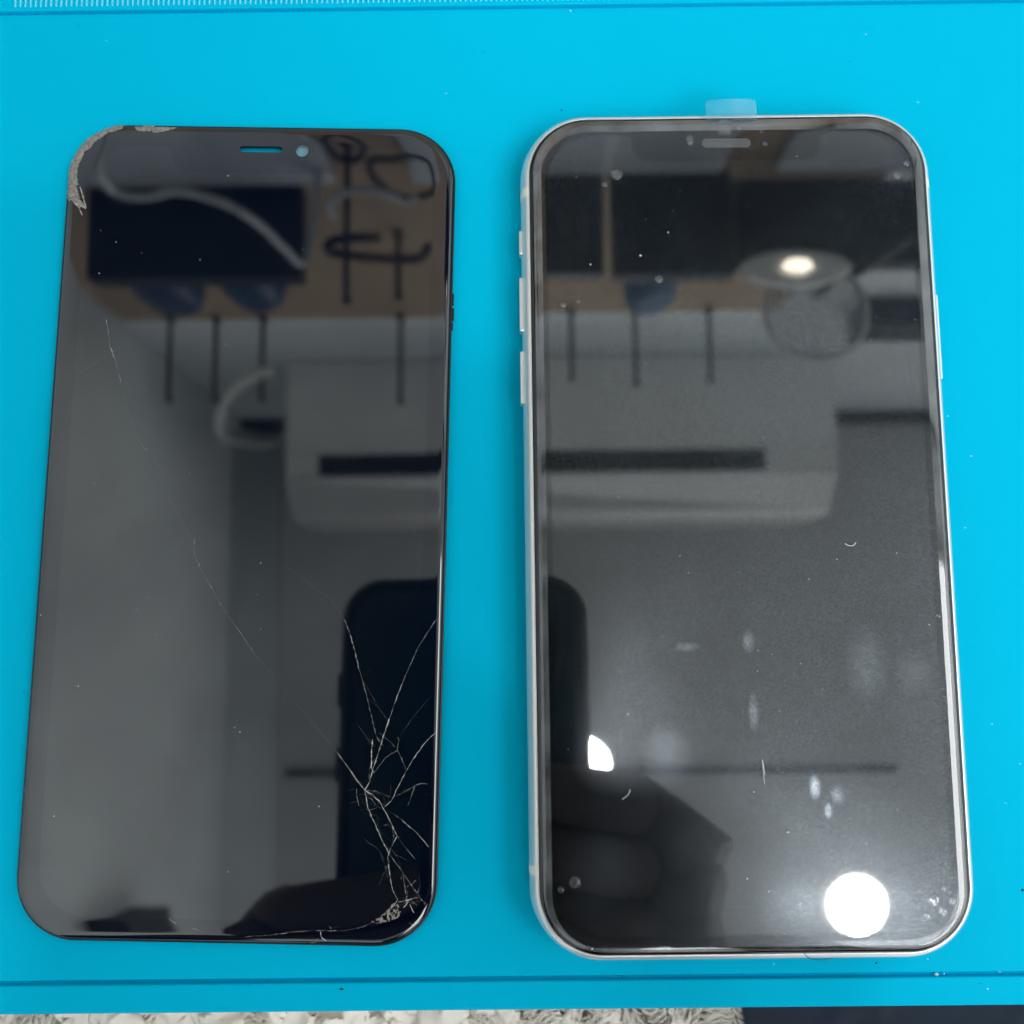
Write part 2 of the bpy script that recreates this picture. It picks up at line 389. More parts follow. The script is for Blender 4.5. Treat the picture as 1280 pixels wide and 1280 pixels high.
M = {}
M['silicone'] = mat_silicone()
M['tick'] = simple('pale_blue_print', (.16, .74, .92), .6)
M['display_l'] = mat_dark_glass('cracked_display_glass', (.0008, .003, .0085), 1.98, smear=.045)
M['bezel_l'] = mat_dark_glass('cracked_bezel_glass', (.0008, .003, .010), 1.90, smear=.045)
M['display_r'] = mat_dark_glass('new_display_glass', (.0008, .0028, .0075), 1.90)
M['bezel_r'] = mat_dark_glass('new_bezel_glass', (.0012, .002, .004), 1.6)
M['black_plastic'] = simple('black_plastic', (.009, .010, .012), .32)
M['rim_black'] = simple('black_rim', (.006, .007, .009), .22)
M['protector'] = mat_protector()
M['halo'] = mat_clear('protector_edge', 1.9, .085, noisy=120, rough=.02)
M['bubble'] = mat_clear('air_bubble', 2.1, .13, rough=.13)
M['film'] = mat_clear('clear_pull_film', 1.5, .08, (.80, .88, .92), .12, noisy=180)
M['aluminium'] = simple('silver_aluminium', (.80, .80, .79), .30, .6, var=.03, scale=900)
M['antenna'] = simple('cream_antenna_plastic', (.90, .87, .74), .45)
M['crack2'] = mat_clear('crack_bright', 1.6, .48, (.80, .76, .68), .2, noisy=900)
M['crack1'] = mat_clear('crack_medium', 1.6, .27, (.74, .72, .68), .2, noisy=900)
M['crack0'] = mat_clear('crack_faint', 1.6, .09, (.7, .7, .68), .2, noisy=900)
M['chip'] = simple('crushed_glass', (.24, .225, .205), .6, var=.95, scale=1500, bump=.6)
M['dust_w'] = simple('pale_dust', (.75, .78, .78), .8)
M['dust_b'] = simple('dark_dust', (.02, .05, .07), .8)
M['speaker_mesh'] = simple('speaker_mesh_grey', (.21, .22, .23), .6)
M['wall'] = simple('white_wall_paint', (.70, .75, .755), .7, var=.11, scale=5)
M['ceiling'] = simple('ceiling_paint', (.54, .54, .53), .75, var=.03, scale=6)
M['wood'] = simple('tan_plywood', (.42, .31, .20), .6, var=.2, scale=18)
M['dark_metal'] = simple('dark_metal', (.02, .022, .025), .4)
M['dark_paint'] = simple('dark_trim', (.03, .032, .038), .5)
M['white_plastic'] = simple('white_plastic', (.80, .80, .78), .25, var=.02, scale=20)
M['grey_plastic'] = simple('grey_plastic', (.50, .54, .58), .5)
M['navy'] = simple('navy_plastic', (.004, .010, .02), .45)
M['blue'] = simple('blue_plastic', (.015, .09, .20), .5)
M['blue_dark'] = simple('dark_blue_plastic', (.005, .035, .10), .45)
M['black_rubber'] = simple('black_rubber', (.012, .012, .013), .6)
M['table'] = simple('white_laminate', (.65, .64, .62), .4)
M['skin'] = simple('skin', (.075, .05, .042), .6, var=.1, scale=60)  # near-black base puts the shade on the hands into the colour
M['jacket'] = simple('dark_jacket', (.012, .012, .018), .85, var=.3, scale=200)
M['hair'] = simple('black_hair', (.01, .009, .008), .5, var=.3, scale=200)
M['fleece'] = simple('cream_fleece', (.90, .85, .77), .95, var=.10, scale=140, bump=.4)
M['navy_cloth'] = simple('dark_navy_cloth', (.008, .018, .034), .9, var=.6, scale=70, bump=.3)
M['downlight'] = emitter('downlight_glow', (1, .985, .95), DOWNLIGHT)
M['panel'] = emitter('ceiling_panel_glow', (.96, .985, 1), FILL_PANEL)
M['desk_bulb'] = emitter('desk_bulb_glow', (1, .90, .72), 11)  # emission stands in for the glint mirrored beside the lamp

# ------------------------------------------------------------------ the setting: table, two walls, ceiling (known from the reflections)
WY, WX, CZ = .41, -.51, 1.72
WEDGE = [(-.337, 1.06), (-.348, 1.218), (-.43, 1.235), (-.40, 1.06)]
def struct(name, o):
    o['kind'] = 'structure'; return o
struct('t', box_obj('table_top', (-.50, .9, -.0605, .405, -.034, -.0045), M['table'], bev=.002))
struct('w', box_obj('wall_front', (-.60, 2.4, WY, WY+.08, -.7, CZ+.05), M['wall']))
struct('w', box_obj('wall_left', (WX-.08, WX, -1.7, WY-.001, -.7, CZ+.05), M['wall']))
struct('c', box_obj('ceiling', (WX+.001, 2.4, -1.7, WY-.001, CZ, CZ+.06), M['ceiling']))

bm = bmesh.new(); CR = .075
prof = [(WX+.0005, CZ-.0005)] + [(WX+CR-CR*math.cos(math.radians(a)), CZ-CR+CR*math.sin(math.radians(a))) for a in range(0, 91, 9)]
a = [bm.verts.new((x, -1.69, z)) for x, z in prof]; b = [bm.verts.new((x, WY-.024, z)) for x, z in prof]
bridge(bm, a, b); bm.faces.new(list(reversed(a))); bm.faces.new(b)
struct('c', from_bm('ceiling_cove', bm, M['wall']))  # cove added to soften the mirrored light step from wall to ceiling
bm = bmesh.new()
vs = [bm.verts.new((x, y, z)) for x in (WX+.002, WX+.05) for y, z in WEDGE]
nw = len(WEDGE); bridge(bm, vs[:nw], vs[nw:]); bm.faces.new(list(reversed(vs[:nw]))); bm.faces.new(vs[nw:])
tag(from_bm('wall_bracket', bm, M['dark_paint'], smooth=False), 'dark wedge bracket on the left wall, mirrored low in the cracked panel', 'bracket')  # dark prism that gives the dark patch mirrored low in the panel

# ceiling trims that show in the screens
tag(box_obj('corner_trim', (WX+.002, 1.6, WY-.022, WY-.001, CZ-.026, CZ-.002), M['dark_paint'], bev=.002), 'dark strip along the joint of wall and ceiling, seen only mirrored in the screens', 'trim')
tag(box_obj('ceiling_rail', (-.42, .68, -.248, -.236, CZ-.010, CZ-.001), M['dark_paint'], bev=.002), 'thin dark rail across the ceiling, mirrored in the lower screens', 'rail')

def downlight(x, y, r, label):
    t = empty('ceiling_downlight', (x, y, CZ))
    bm = bmesh.new(); disc(bm, (0, 0, -.006), r*1.22, .0055, prof=[(.84, 0), (.97, .1), (1, 1), (.84, 1)])
    bm.faces.ensure_lookup_table()
    from_bm('bezel', bm, M['white_plastic'], t)
    bm = bmesh.new(); disc(bm, (0, 0, -.0075), r, .006, seg=72, prof=[(0, .1), (.8, .0), (1, .3), (1, 1), (0, 1)])
    from_bm('diffuser', bm, M['downlight'], t)
    tag(t, label, 'ceiling light', 'round ceiling downlights')
downlight(.598, -.479, .049, 'round white downlight mirrored at the lower right of the white phone screen')
downlight(.117, -.232, .049, 'round white downlight half hidden behind the hand in the screen reflection')

def fill_panel_light(x, y, w, l, label):  # unseen panels added overhead to fill the mat and walls with light
    t = empty('ceiling_panel_light', (x, y, CZ))
    bm = bmesh.new()
    for b in ((-w/2-.02, -w/2, -l/2-.02, l/2+.02), (w/2, w/2+.02, -l/2-.02, l/2+.02), (-w/2+.0005, w/2-.0005, -l/2-.02, -l/2), (-w/2+.0005, w/2-.0005, l/2, l/2+.02)):
        box(bm, *b, -.018, -.001)
    from_bm('frame', bm, M['white_plastic'], t, smooth=False)
    bm = bmesh.new(); box(bm, -w/2+.001, w/2-.001, -l/2+.001, l/2-.001, -.014, -.004)
    from_bm('diffuser', bm, M['panel'], t, smooth=False)
    tag(t, label, 'ceiling light', 'long ceiling panel lights')
fill_panel_light(1.32, -.42, .70, 1.10, 'long ceiling light panel to the right of the table')
fill_panel_light(.80, -1.20, 1.1, .95, 'wide ceiling light panel behind and right of the seated person')

# wall mounted air conditioner
def air_conditioner():
    t = empty('air_conditioner', (.0675, WY, 1.30))
    x0, x1 = -.4025, .4025
    prof = [(-.002, 0), (-.142, 0), (-.142, .02), (-.174, .02), (-.174, 0), (-.179, .0005), (-.226, .050), (-.232, .058), (-.234, .10), (-.232, .25), (-.21, .292), (-.002, .30)]
    bm = bmesh.new()
    a = [bm.verts.new((x0, y, z)) for y, z in prof]; b = [bm.verts.new((x1, y, z)) for y, z in prof]
    bridge(bm, a, b)
    bmesh.ops.triangle_fill(bm, use_beauty=True, edges=[e for e in bm.edges if len(e.link_faces) == 1])
    from_bm('casing', bm, M['white_plastic'], t, smooth=False)
    box_obj('outlet', (-.354, .298, -.1735, -.1425, -.0006, .0195), M['black_rubber'], t)
    box_obj('end_filler', (-.402, -.3545, -.1735, -.1425, -.0008, .0195), M['white_plastic'], t)
    box_obj('end_filler', (.2985, .402, -.1735, -.1425, -.0008, .0195), M['white_plastic'], t)
    tag(t, 'white wall air conditioner with black outlet slot, mirrored across both screens', 'air conditioner')
air_conditioner()
bm = bmesh.new(); tube(bm, smooth_path([(-.275, .30, .938), (-.313, .30, .983), (-.354, .30, 1.061), (-.397, .30, 1.175), (-.433, .30, 1.331), (-.40, .33, 1.52), (-.36, .405, 1.60)]), .006)
tag(from_bm('drain_hose', bm, M['white_plastic']), 'thin pale hose curling down beside the air conditioner', 'hose')

# plywood tool board on the wall
tag(box_obj('tool_board', (-.49, .33, WY-.013, WY-.0005, .0, 1.06), M['wood'], bev=.002), 'tan plywood tool board on the wall, mirrored near the top of the screens', 'board')
def shelf(x0, x1, y0, z0, z1, label):
    bm = bmesh.new(); box(bm, x0, x1, y0, WY-.0135, z0, z1, bev=.004)
    o = from_bm('wall_shelf', bm, M['navy'], smooth=False)
    tag(o, label, 'shelf', 'dark shelves on the tool board')
shelf(-.372, -.183, .312, .675, .70, 'dark shelf on the tool board under the pale cable, mirrored in the cracked panel')
shelf(.012, .079, .305, .668, .69, 'narrow dark shelf mirrored at the upper left of the white phone screen')
shelf(.086, .190, .303, .670, .69, 'dark shelf mirrored in the upper middle of the white phone screen')
shelf(.196, .42, .318, .69, .71, 'wide dark shelf mirrored at the upper right of the white phone screen')
for x0, x1, lab in ((-.40, -.15, 'low pale grey bin on the tool board below the dark shelf of the cracked panel'), (-.085, -.045, 'slim pale grey bin mirrored at the top right corner of the cracked panel'),
                    (.025, .178, 'pale grey bin mirrored at the top left of the white phone screen'), (.222, .40, 'pale grey bin mirrored at the top right of the white phone screen')):
    bm = bmesh.new(); box(bm, x0, x1, .385, WY-.0135, .36, .655, bev=.005)
    tag(from_bm('wall_bin', bm, M['grey_plastic'], smooth=False), lab, 'bin', 'grey bins on the tool board')

def hook(x, z, y1, r, label):
    t = empty('board_hook', (x, WY-.0135, z))
    bm = bmesh.new(); tube(bm, [(0, 0, 0), (0, -.02, 0), (0, y1-WY+.022, 0), (0, y1-WY+.0135, .004)], r)
    from_bm('rod', bm, M['dark_metal'], t)
    bm = bmesh.new(); disc(bm, (0, y1-WY+.012, .004), r*1.35, .006, axis='Y', seg=12); from_bm('tip', bm, M['black_rubber'], t)
    bm = bmesh.new(); box(bm, -.0045, .0045, -.003, .0, -.012, .010, bev=.001); from_bm('plate', bm, M['dark_metal'], t, smooth=False)
    tag(t, label, 'hook', 'long dark hooks on the tool board')
for x, z, y1, r, lab in ((-.425, 1.05, .293, .0032, 'leftmost long dark hook at the top of the tool board'), (-.368, 1.05, .293, .0032, 'second long dark hook from the left wall at the board top'),
        (-.310, 1.05, .293, .0032, 'third long dark hook from the left wall at the board top'), (-.139, 1.05, .287, .0028, 'lone long dark hook near the right edge of the cracked panel reflection'),
        (-.131, .597, .264, .0027, 'lower thick hook carrying looped cables'), (-.112, .789, .332, .0031, 'short thick hook right of the looped cables'),
        (.150, 1.05, .303, .003, 'long dark hook behind the blue cap in the white phone reflection'), (.072, 1.05, .312, .003, 'long dark hook at the left of the white phone reflection'),
        (.241, 1.05, .307, .003, 'long dark hook in the middle of the white phone reflection')):
    hook(x, z, y1, r, lab)
def cap(x, z, r, mat, label, tall=2.0):
    bm = bmesh.new(); disc(bm, (x, .318, z), r, .035, axis='Y', prof=[(0, 0), (.55, .0), (.9, .25), (1, .6), (.92, 1), (0, 1)])
    for q in bm.verts: q.co.z = z+(q.co.z-z)*tall
    tag(from_bm('round_knob', bm, mat), label, 'knob', 'round dark blue knobs on the shelves')
cap(-.331, .765, .032, M['blue_dark'], 'round dark blue knob at the left end of the dark shelf')
cap(-.247, .757, .030, M['blue_dark'], 'round dark blue knob right of the first on the dark shelf')
cap(.135, .798, .026, M['blue'], 'round blue knob mirrored below the shelves in the white phone')
def cable(name, pts, r, mat, label):
    bm = bmesh.new(); tube(bm, smooth_path(pts), r)
    tag(from_bm(name, bm, mat), label, 'cable')
cable('pale_cable', [(-.235, .38, .33), (-.248, .29, .399), (-.258, .29, .433), (-.257, .29, .455), (-.241, .29, .461), (-.22, .29, .453), (-.204, .29, .46), (-.188, .29, .479), (-.176, .29, .516), (-.17, .29, .554), (-.163, .30, .60), (-.16, .395, .63)], .0032, M['grey_plastic'], 'pale grey cable curving across the dark shelf')
cable('black_cable', [(-.127, .35, .478), (-.131, .35, .512), (-.125, .35, .533), (-.11, .35, .53), (-.104, .35, .495), (-.115, .35, .45), (-.127, .35, .478)], .003, M['black_rubber'], 'small black cable loop on the lower thick hook')
cable('black_cable', [(-.087, .35, .535), (-.104, .35, .537), (-.104, .35, .57), (-.089, .35, .60), (-.063, .35, .593), (-.055, .35, .558), (-.057, .35, .526), (-.087, .35, .535)], .003, M['black_rubber'], 'wider black cable loop by the slim grey bin')
cable('grey_cable', [(-.145, .34, .614), (-.144, .34, .59), (-.128, .34, .569), (-.103, .34, .567), (-.084, .34, .585), (-.074, .34, .578)], .003, M['grey_plastic'], 'grey cable arching between the two thick hooks')
cable('black_strap', [(-.112, .34, .658), (-.15, .34, .662), (-.160, .34, .69), (-.12, .34, .706), (-.085, .34, .708), (-.073, .34, .68)], .0045, M['black_rubber'], 'thick black strap coiled below the cables')
def round_lamp():
    t = empty('desk_lamp', (.36, .36, -.0045))
    bm = bmesh.new(); disc(bm, (0, 0, 0), .05, .014); from_bm('base', bm, M['dark_metal'], t)
    bm = bmesh.new(); tube(bm, smooth_path([(0, 0, .012), (.01, .0, .35), (.0, -.01, .62), (-.06, -.05, .68), (-.10, -.06, .665)]), .006); from_bm('arm', bm, M['dark_metal'], t)
    bm = bmesh.new(); disc(bm, (-.129, -.065, .634), .046, .018, prof=[(0, .3), (.8, 0), (1, .3), (.9, .8), (.5, 1), (0, 1)])
    for q in bm.verts: q.co.y = -.065+(q.co.y+.065)*.34
    from_bm('shade', bm, M['white_plastic'], t)
    bm = bmesh.new(); disc(bm, (-.129, -.065, .6295), .012, .005, seg=20, prof=[(0, .0), (.7, .1), (1, .5), (.8, 1), (0, 1)])
    for q in bm.verts: q.co.y = -.065+(q.co.y+.065)*.5
    from_bm('bulb', bm, M['desk_bulb'], t)
    bm = bmesh.new(); disc(bm, (-.079, -.065, .752), .047, .006, prof=[(0, 0), (.9, 0), (1, .3), (1, .8), (.9, 1), (0, 1)]); from_bm('magnifier', bm, mat_clear('magnifier_lens', 1.6, .22, (.8, .84, .86), .08), t)
    bm = bmesh.new(); ring = [(-.079+.047*math.cos(2*math.pi*k/40), -.065+.047*math.sin(2*math.pi*k/40), .755) for k in range(41)]; tube(bm, ring, .003, 8); from_bm('magnifier_rim', bm, M['white_plastic'], t)
    bm = bmesh.new(); tube(bm, [(-.079, -.050, .752), (-.075, -.052, .682)], .004); from_bm('magnifier_stem', bm, M['dark_metal'], t)
    tag(t, 'lit desk lamp with round magnifier, mirrored at the upper right of the white phone', 'lamp')
round_lamp()
tag(box_obj('wall_box', (.435, .56, .375, WY-.001, 1.05, 1.13), M['navy'], bev=.003), 'small dark blue box on the wall right of the tool board', 'box')

# ------------------------------------------------------------------ the blue mat
def mat_body():
    t = empty('repair_mat', (0, 0, 0))
    X0, X1, Y0, Y1 = -.172, .178, -.0643, .165      # outer edge
    ix0, ix1, iy0, iy1 = -.150, .156, -.0593, .1222 # inner field
    bm = bmesh.new()
    def rect(x0, x1, y0, y1, r): 
        return rr((x1-x0)/MM, (y1-y0)/MM, r, 8, (x0+x1)/2/MM, (y0+y1)/2/MM)
    def ring(d, z, r=3):    # d: distance outward from the inner field's edge in mm
        d *= MM
        return ring_verts(bm, rect(ix0-d, ix1+d, iy0-d, iy1+d, max(r+d/MM, .4)), z)
    rings = [ring(-1.2, 0), ring(-.52, -.06), ring(-.34, -.50), ring(-.1, -.75), ring(.10, -.70), ring(.18, .25), ring(.28, .42), ring(.45, .5)]
    for a, b in zip(rings, rings[1:]): bridge(bm, a, b)
    bm.faces.new(rings[0])
    outer = [ring_verts(bm, rect(X0+i, X1-i, Y0+i, Y1-i, 6), z) for i, z in ((.00045, .5), (.00015, .40), (0, .1), (0, -4.0))]
    bridge(bm, rings[-1], outer[0])
    for a, b in zip(outer, outer[1:]): bridge(bm, a, b)
    bm.faces.new(list(reversed(outer[-1])))
    for e in bm.edges: e.smooth = True
    o = from_bm('mat_sheet', bm, M['silicone'], t, smooth=False)
    bm = bmesh.new()
    for k in range(0, 231):
        x = -.0965 + k*MM
        ln = .0070 if k % 10 == 0 else (.0056 if k % 5 == 0 else .0042)
        box(bm, x-.00014, x+.00014, .1231, .1231+ln, .00045, .00072)
    r = from_bm('ruler_ticks', bm, M['tick'], t, smooth=False); r['kind'] = 'stuff'
    tag(t, 'blue silicone repair mat with grooved border and ruler ticks', 'mat')
mat_body()

# specks of dust and lint on the mat
for sign, nm, lab, mt in ((1, 'pale_specks', 'pale dust specks scattered on the blue mat', M['dust_w']), (-1, 'dark_specks', 'dark dust specks scattered on the blue mat', M['dust_b'])):
    bm = bmesh.new()
    for x, y, s in SPECKS:
        if s*sign <= 0: continue
        zz = .50 if y < -59.5 or y > 122.3 else 0.0
        r = (.14, .22, .38)[abs(s)-1]
        n = 7; ph = random.random()*6
        base = [(x+r*(.6+.7*random.random())*math.cos(ph+2*math.pi*k/n), y+.8*r*(.5+.7*random.random())*math.sin(ph+2*math.pi*k/n)) for k in range(n)]
        vs = [bm.verts.new((a*MM, b*MM, (zz+.02)*MM)) for a, b in base]
        c = bm.verts.new((x*MM, y*MM, (zz+.02+r*.5)*MM))
        for k in range(n): bm.faces.new((vs[k], vs[(k+1) % n], c))
    tag(from_bm(nm, bm, mt, smooth=False), lab, 'dust', kind='stuff')

# ------------------------------------------------------------------ the removed cracked display
LW, LL, LR = 73.4, 149.0, 10.7
LZ = 3.0
def panel_height(x, y):
    """height (mm) of the glass at local x, y: flat, falling at the rounded rim"""
    dx, dy = abs(x)-(LW/2-LR), abs(y)-(LL/2-LR)
    d = LR-math.hypot(max(dx, 0), max(dy, 0)) if dx > 0 and dy > 0 else min(LW/2-abs(x), LL/2-abs(y))
    d -= .40
    if d >= 1.35: return LZ
    c = max(0, min(1, 1-max(d, 0)/1.35))
    return LZ-.75+.75*math.sqrt(max(0, 1-c*c))

def display_outline(w, l, r, notch_w, notch_d, oy=0):
    """screen outline with the top notch, counter-clockwise in m"""
    pts = rr(w, l, r, 12, 0, oy)
    n = 13
    k = n   # after first corner (top right), before the second (top left)
    top = (l/2+oy)*MM; nw = notch_w/2*MM; nd = notch_d*MM; q = 1.6*MM
    notch = []
    for cx, cy, a0, a1 in ((nw+q, top-q, 90, 180), (nw-2*q, top-nd+2*q, 360, 270), (-nw+2*q, top-nd+2*q, 270, 180), (-nw-q, top-q, 0, 90)):
        rad = q if a0 in (90, 0) else 2*q
        for s in range(7):
            a = math.radians(a0+(a1-a0)*s/6)
            notch.append((cx+rad*math.cos(a), cy+rad*math.sin(a)))
    return pts[:k] + notch + pts[k:]

def slot_outline(cx, cy, w, h, n=6, ang=0):
    p = rr(w, h, h/2*.98, n); c, s = math.cos(ang), math.sin(ang)
    return [(cx*MM+c*a-s*b, cy*MM+s*a+c*b) for a, b in p]
def circle(cx, cy, r, n=28):
    return [((cx+r*math.cos(2*math.pi*k/n))*MM, (cy+r*math.sin(2*math.pi*k/n))*MM) for k in range(n)]

def cracked_panel():
    t = empty('display_panel', (-.04928, .02243, .0001), -.0285); t.scale = (1.0054, 1.0054, .667)
    # black carrier frame
    bm = bmesh.new()
    outer = loft(bm, LW, LL, LR, [(1.5, 0), (.5, .0), (.25, .35), (.25, 1.0), (.02, 1.15), (0, 1.9), (.12, 2.12), (.38, 2.16), (.45, 1.6), (3.5, 1.6)])
    bridge(bm, outer[-1], [bm.verts.new(v.co-Vector((0, 0, 1.6*MM))) for v in outer[-1]])
    from_bm('carrier_frame', bm, M['rim_black'], t)
    # glass: rounded rim + bezel with earpiece slot and camera hole
    slot = slot_outline(-.17, 69.75, 8.1, 1.12, ang=-.004); camh = circle(7.58, 69.6, 1.22)
    disp = display_outline(LW-8.2, LL-8.6, 8.6, 34.0, 5.0, -.2)
    bm = bmesh.new()
    prof = []
    for k in range(9):
        a = math.radians(90*k/8)
        prof.append((.40+1.35*(1-math.cos(a)) if k else .40, LZ-.75+.75*math.sin(a)))
    prof = [(.40, 1.7)] + [(.40+1.35*(1-math.cos(math.radians(90*k/8))), LZ-.75+.75*math.sin(math.radians(90*k/8))) for k in range(9)]
    rings = loft(bm, LW, LL, LR, prof)
    loops = flat_fill(bm, [rr(LW-3.5, LL-3.5, LR-1.75), disp, slot, camh], LZ)
    bmesh.ops.remove_doubles(bm, verts=bm.verts, dist=2e-6)
    bm.normal_update()
    for f in bm.faces:
        if abs(f.normal.z) > .999 and f.normal.z < 0: f.normal_flip()
    g = from_bm('bezel_glass', bm, M['bezel_l'], t)
    # walls of the two openings
    for nm, lp in (('earpiece_slot', slot), ('camera_hole', camh)):
        bm = bmesh.new(); a = ring_verts(bm, lp, LZ); b = ring_verts(bm, lp, 2.0); bridge(bm, a, b)
        from_bm(nm, bm, M['black_plastic'], t)
    bm = bmesh.new(); vs = ring_verts(bm, circle(7.58, 69.6, 1.21), 2.55); bm.faces.new(vs)
    from_bm('camera_window', bm, mat_clear('camera_window_glass', 1.5, .16, (.75, .85, .9), .05), t)
    # screen
    bm = bmesh.new(); flat_fill(bm, [disp], LZ)
    for f in bm.faces:
        f.normal_update()
        if f.normal.z < 0: f.normal_flip()
    from_bm('screen', bm, M['display_l'], t, recalc=False)
    # back light plate below (keeps the screen opaque), leaving the earpiece area open
    box_obj('back_plate', (-.0322, .0322, -.0700, .0640, .0008, .0027), M['black_plastic'], t)
    for k, (y0, y1, pr) in enumerate(((37.2, 39.6, .34), (40.2, 42.4, .26), (35.4, 36.8, .22))):
        box_obj('edge_clip', ((LW/2-.2)*MM, (LW/2+pr)*MM, y0*MM, y1*MM, .0006, .0019), M['rim_black'], t, bev=.0001)
    # cracks, with finer hairlines round the two impact points
    rg = random.Random(11)
    for cx, cy, n, ln in ((23.6, -48.1, 12, 5), (28, -58.5, 9, 5), (31.5, -66.5, 14, 3.2), (27.5, -51.5, 7, 4), (17, -72.5, 4, 1.5), (33, -47, 5, 3), (25.5, -39.5, 5, 3.5)):
        for k in range(n):
            x, y = cx+rg.uniform(-1.5, 1.5), cy+rg.uniform(-1.5, 1.5); a = rg.uniform(0, 6.28); p = [(x, y)]
            for q in range(rg.randint(2, 4)):
                a += rg.uniform(-.5, .5); s = ln*rg.uniform(.15, .4); x += math.cos(a)*s; y += math.sin(a)*s
                if abs(x) < 35.2 and abs(y) < 73.4 and not (x > 30 and y < -68): p.append((x, y))
            if len(p) > 1: CRACKS.append((rg.uniform(.04, .09), rg.choice((0, 0, 1)), p))
    for w, s, pts in CRACKS:
        dense = []
        for (x0, y0), (x1, y1) in zip(pts, pts[1:]):
            L = math.hypot(x1-x0, y1-y0); n = max(1, int(L/.35))
            for k in range(n):
                f = k/n; j = .055 if 0 < k else 0
                dense.append((x0+(x1-x0)*f+random.uniform(-j, j), y0+(y1-y0)*f+random.uniform(-j, j)))
        dense.append(pts[-1])
        if len(dense) < 2: continue
        bm = bmesh.new(); prev = None
        for i, (x, y) in enumerate(dense):
            a = dense[max(i-1, 0)]; b = dense[min(i+1, len(dense)-1)]
            dx, dy = b[0]-a[0], b[1]-a[1]; L = math.hypot(dx, dy) or 1
            nx, ny = -dy/L, dx/L
            ww = w*.5*(.2+1.2*random.random())*(.35 if i in (0, len(dense)-1) else 1)*.85
            if abs(x) > LW/2-.5: x = math.copysign(LW/2-.5, x)
            if abs(y) > LL/2-.5: y = math.copysign(LL/2-.5, y)
            z = panel_height(x, y)
            vs = [bm.verts.new(((x+nx*ww)*MM, (y+ny*ww)*MM, (z+.008)*MM)), bm.verts.new((x*MM, y*MM, (z+.008+.25*w)*MM)), bm.verts.new(((x-nx*ww)*MM, (y-ny*ww)*MM, (z+.008)*MM))]
            if prev:
                bm.faces.new((prev[0], prev[1], vs[1], vs[0])); bm.faces.new((prev[1], prev[2], vs[2], vs[1]))
            prev = vs
        from_bm('crack', bm, M['crack%d' % s], t, smooth=False)
    # chipped, powdery patches
    for nm, poly, lab, step, hole in (('chipped_corner', CHIP_A, 'broken away grey corner of the glass', .2, CHIP_HOLE), ('chipped_edge', CHIP_B, 'grey chip along the top edge', .2, None), ('crushed_patch', CHIP_C, 'crushed powdery glass at the lower corner', .17, None)):
        bm = bmesh.new(); grid = {}
        xs = [p[0] for p in poly]; ys = [p[1] for p in poly]
        nx = int((max(xs)-min(xs))/step)+2; ny = int((max(ys)-min(ys))/step)+2
        def gv(i, j):
            if (i, j) not in grid:
                x = min(xs)+i*step+random.uniform(-.4, .4)*step; y = min(ys)+j*step+random.uniform(-.4, .4)*step
                h = panel_height(x, y)+.03+.11*noise.noise((x*2.1, y*2.1, 3))+random.uniform(0, .09)
                grid[i, j] = bm.verts.new((x*MM, y*MM, h*MM))
            return grid[i, j]
        for i in range(nx):
            for j in range(ny):
                c = (min(xs)+(i+.5)*step, min(ys)+(j+.5)*step)
                if not inside(c, poly): continue
                if hole and inside(c, hole): continue
                if nm == 'crushed_patch' and noise.noise((c[0]*2.2, c[1]*2.2, 1)) < -.02: continue
                dx, dy = abs(c[0])-(LW/2-LR), abs(c[1])-(LL/2-LR)
                if dx > 0 and dy > 0 and math.hypot(dx, dy) > LR-.1: continue
                if abs(c[0]) > LW/2-.1 or abs(c[1]) > LL/2-.1: continue
                bm.faces.new((gv(i, j), gv(i+1, j), gv(i+1, j+1), gv(i, j+1)))
        o = from_bm(nm, bm, M['chip'], t, smooth=False); o['label'] = lab
    # splinters sticking off the chipped corner
    bm = bmesh.new()
    for a, b in (((-35.4, 59.2), (-34.3, 58.0)), ((-34.4, 58.3), (-32.6, 57.5)), ((-33.9, 57.6), (-33.2, 56.2)), ((-34.0, 61.8), (-32.6, 57.7)), ((-35.7, 59.8), (-34.6, 60.6))):
        za, zb = panel_height(*a)+.08, panel_height(*b)+.05
        tube(bm, [(a[0]*MM, a[1]*MM, za*MM), ((a[0]+b[0])/2*MM, (a[1]+b[1])/2*MM, ((za+zb)/2+.05)*MM), (b[0]*MM, b[1]*MM, zb*MM)], .00009, 5)
    from_bm('glass_splinters', bm, M['crack2'], t)
    tag(t, 'removed black phone display panel with cracked glass, lying left on the mat', 'phone display')
    bm = bmesh.new()
    for x, y in LDUST + [(random.uniform(-34, 34), random.uniform(-70, 66)) for _ in range(14)]:
        i = len(bm.verts)
        r = .11 if (x, y) in LDUST else random.uniform(.035, .08)
        disc(bm, (x*MM, y*MM, (LZ+.01)*MM), r*MM, r*MM, seg=7, prof=[(1, 0), (.7, .7), (.05, 1)])
    d = from_bm('glass_dust', bm, M['dust_w'], t, smooth=False); d['kind'] = 'stuff'
cracked_panel()

